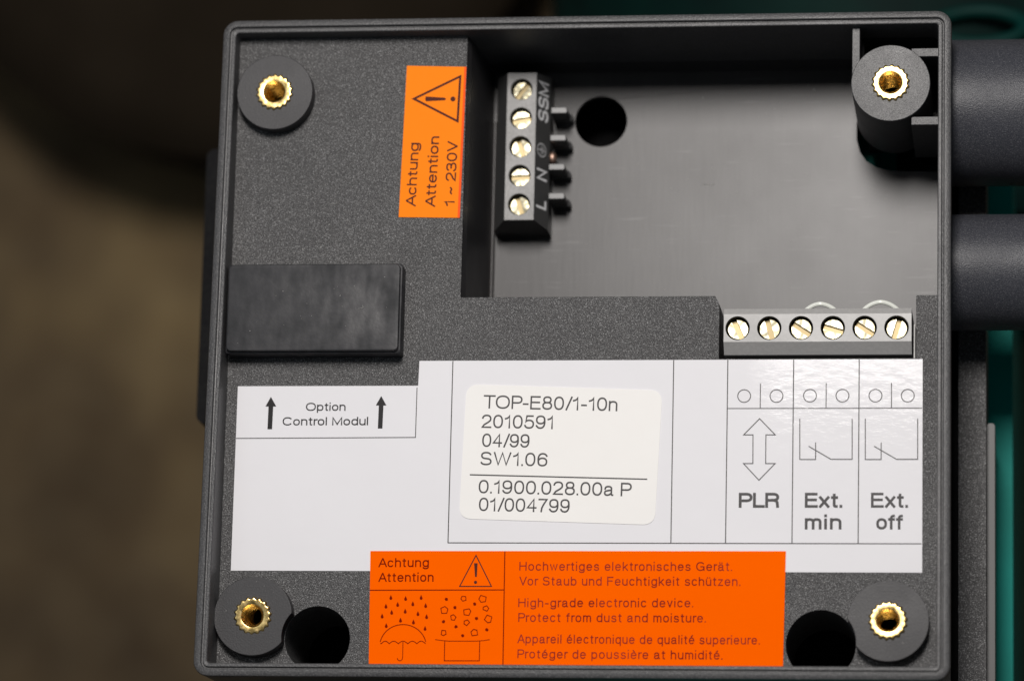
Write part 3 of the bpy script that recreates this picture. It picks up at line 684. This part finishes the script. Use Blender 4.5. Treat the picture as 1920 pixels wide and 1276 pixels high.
for x, y in ((281, 528), (428, 537), (583, 527), (232, 614), (349, 597), (500, 590), (628, 608), (289, 675), (424, 664), (551, 688), (194, 712), (637, 718), (377, 753), (506, 771), (235, 808), (622, 836)): drop(*C3(x, y))
dome = []
for i in range(25):
    t = math.radians(168-156*i/24); dome.append(C3(402+232*math.cos(t), 1016-219*math.sin(t)))
pst(bm, dome, 1.7, zo)
sc_ = [C3(176, 985)]
xs = [(185, 265), (265, 355), (355, 450), (450, 540), (540, 627)]
for a_, b_ in xs:
    for k in range(7): sc_.append(C3(a_+(b_-a_)*k/6, 988-26*math.sin(math.pi*k/6)))
sc2 = []
for p_ in sc_:
    if not sc2 or (abs(p_[0]-sc2[-1][0])+abs(p_[1]-sc2[-1][1])) > 0.3: sc2.append(p_)
pst(bm, sc2, 1.6, zo)
pst(bm, [C3(402, 968), C3(399, 1120), C3(394, 1144), C3(380, 1157), C3(362, 1157), C3(350, 1146), C3(345, 1131)], 1.4, zo)
obj('rain_pictogram', bm, M['ink_red'], ol, weighted=True); bm = bmesh.new()
pst(bm, [C3(722, 947), C3(800, 957), C3(860, 962), C3(1130, 962), C3(1200, 957), C3(1267, 947)], 1.4, zo); pst(bm, [C3(818, 964), C3(814, 1158), C3(1163, 1158), C3(1167, 964)], 1.6, zo)
for x, y, r in ((1007, 538, 26), (1197, 540, 36), (813, 655, 36), (1040, 672, 36), (1228, 637, 27), (902, 727, 27), (1253, 740, 37), (1037, 778, 27), (806, 878, 27), (1115, 880, 34)):
    ph = random.random()*6; pst(bm, [C3(x+r*1.08*math.cos(ph+t), y+r*1.08*math.sin(ph+t)) for t in [2*math.pi*(i+0.5*(random.random()-0.5))/5 for i in range(5)]], 1.6, zo, True)
for x, y in ((835, 545), (920, 628), (1115, 592), (1135, 735), (806, 767), (930, 818), (1238, 848), (997, 908)):
    ph = random.random()*6; blob(bm, [C3(x+18*math.cos(ph-t), y+18*math.sin(ph-t)) for t in [2*math.pi*(i+0.4*(random.random()-.5))/5 for i in range(5)]], zo)
obj('dust_pictogram', bm, M['ink_red'], ol, weighted=True)
m, nt, b = mat('worn_red_ink', (0.36, 0.02, 0.004), 0.5, 0, 0.05); n = noise(nt, coords(nt), 11, 3)
nt.links.new(ramp(nt, n, [(0.35, (0.22, 0.007, 0.001)), (0.7, (0.36, 0.028, 0.012))]), b.inputs['Base Color'])
for t_, pl, pr in (('Hochwertiges elektronisches Gerät.', (973.6, 1068.9), (1372.4, 1069.5)), ('Vor Staub und Feuchtigkeit schützen.', (973.6, 1096.5), (1388, 1097.5)),
                ('High-grade electronic device.', (971.6, 1137.2), (1299.7, 1137.6)), ('Protect from dust and moisture.', (971.6, 1164.8), (1323.4, 1166)),
                ('Appareil électronique de qualité superieure.', (970, 1204.9), (1424.4, 1207.3)), ('Protéger de poussière at humidité.', (970, 1233), (1354.6, 1235.4))):
    text(ol, m, t_, pl, pr, 16.4, zo, 0.128, 0.33)

# ------------------------------------------------------------------ dust: pale flecks and a few lint fibres lying on deck, pad, bosses and pocket floor
random.seed(21)
bm = bmesh.new(); n_ = 0
def on_label(x, y):
    return (-44.2 < x < 65 and -37.3 < y < -2.7) or (-24 < x < 43 and -53 < y < -32) or (-20.5 < x < -8.2 and 18 < y < 46) or (32 < x < 64 and -4 < y < 8)
def near(c, x, y, r): return math.hypot(x-c.x, y-c.y) < r
posts = [at(515, 173, 2.6), at(474, 1154, 2.6), at(1665, 1163, 2.6)]
while n_ < 190:
    x, y = random.uniform(-45.5, 66), random.uniform(-51.5, 50)
    if on_label(x, y) or near(bl_h[0], x, y, 6) or near(br_h[0], x, y, 6.2): continue
    if x > -8.6 and y > 6.5:
        if x < 8 or x > 50 or y > 47 or near(fh, x, y, 5) or y < 9: continue
        z = -19.97
    elif pA.x-0.5 < x < pB.x+0.5 and pA.y-0.5 < y < pB.y+0.5:
        if not (pA.x+1 < x < pB.x-1 and pA.y+1 < y < pB.y-1): continue
        z = 4.23
    else:
        z = 0.03
        for c in posts:
            if near(c, x, y, 5.6) and not near(c, x, y, 3.4): z = 2.63
            elif near(c, x, y, 6.6): z = None; break
        if z is None: continue
    r = 0.035+0.07*random.random()**2; k = random.choice((4, 5, 6)); ph = random.random()*6
    top = bm.verts.new((x, y, z+r*0.5)); ring = [bm.verts.new((x+r*random.uniform(.6, 1.2)*math.cos(ph+2*math.pi*i/k), y+r*random.uniform(.6, 1.2)*math.sin(ph+2*math.pi*i/k), z)) for i in range(k)]
    for i in range(k): bm.faces.new((top, ring[i], ring[(i+1) % k]))
    n_ += 1
for x, y, z, L, a in ((-30, 22, .05, 1.6, .7), (6, 3.6, .05, 1.3, 2.2), (28, 30, -19.95, 2.0, .3), (-24, 4, 4.25, 1.2, 1.0), (47, -39.5, .05, 1.1, 2.6)):
    tube(bm, [(x+L*t*math.cos(a)+0.35*math.sin(3*t), y+L*t*math.sin(a)+0.25*math.cos(4*t), z+0.02) for t in [i/10 for i in range(11)]], 0.022, 5)
d_ = obj('dust', bm, mat('pale_dust', (0.42, 0.41, 0.39), 0.9, 0, 0.1)[0]); d_['kind'] = 'stuff'
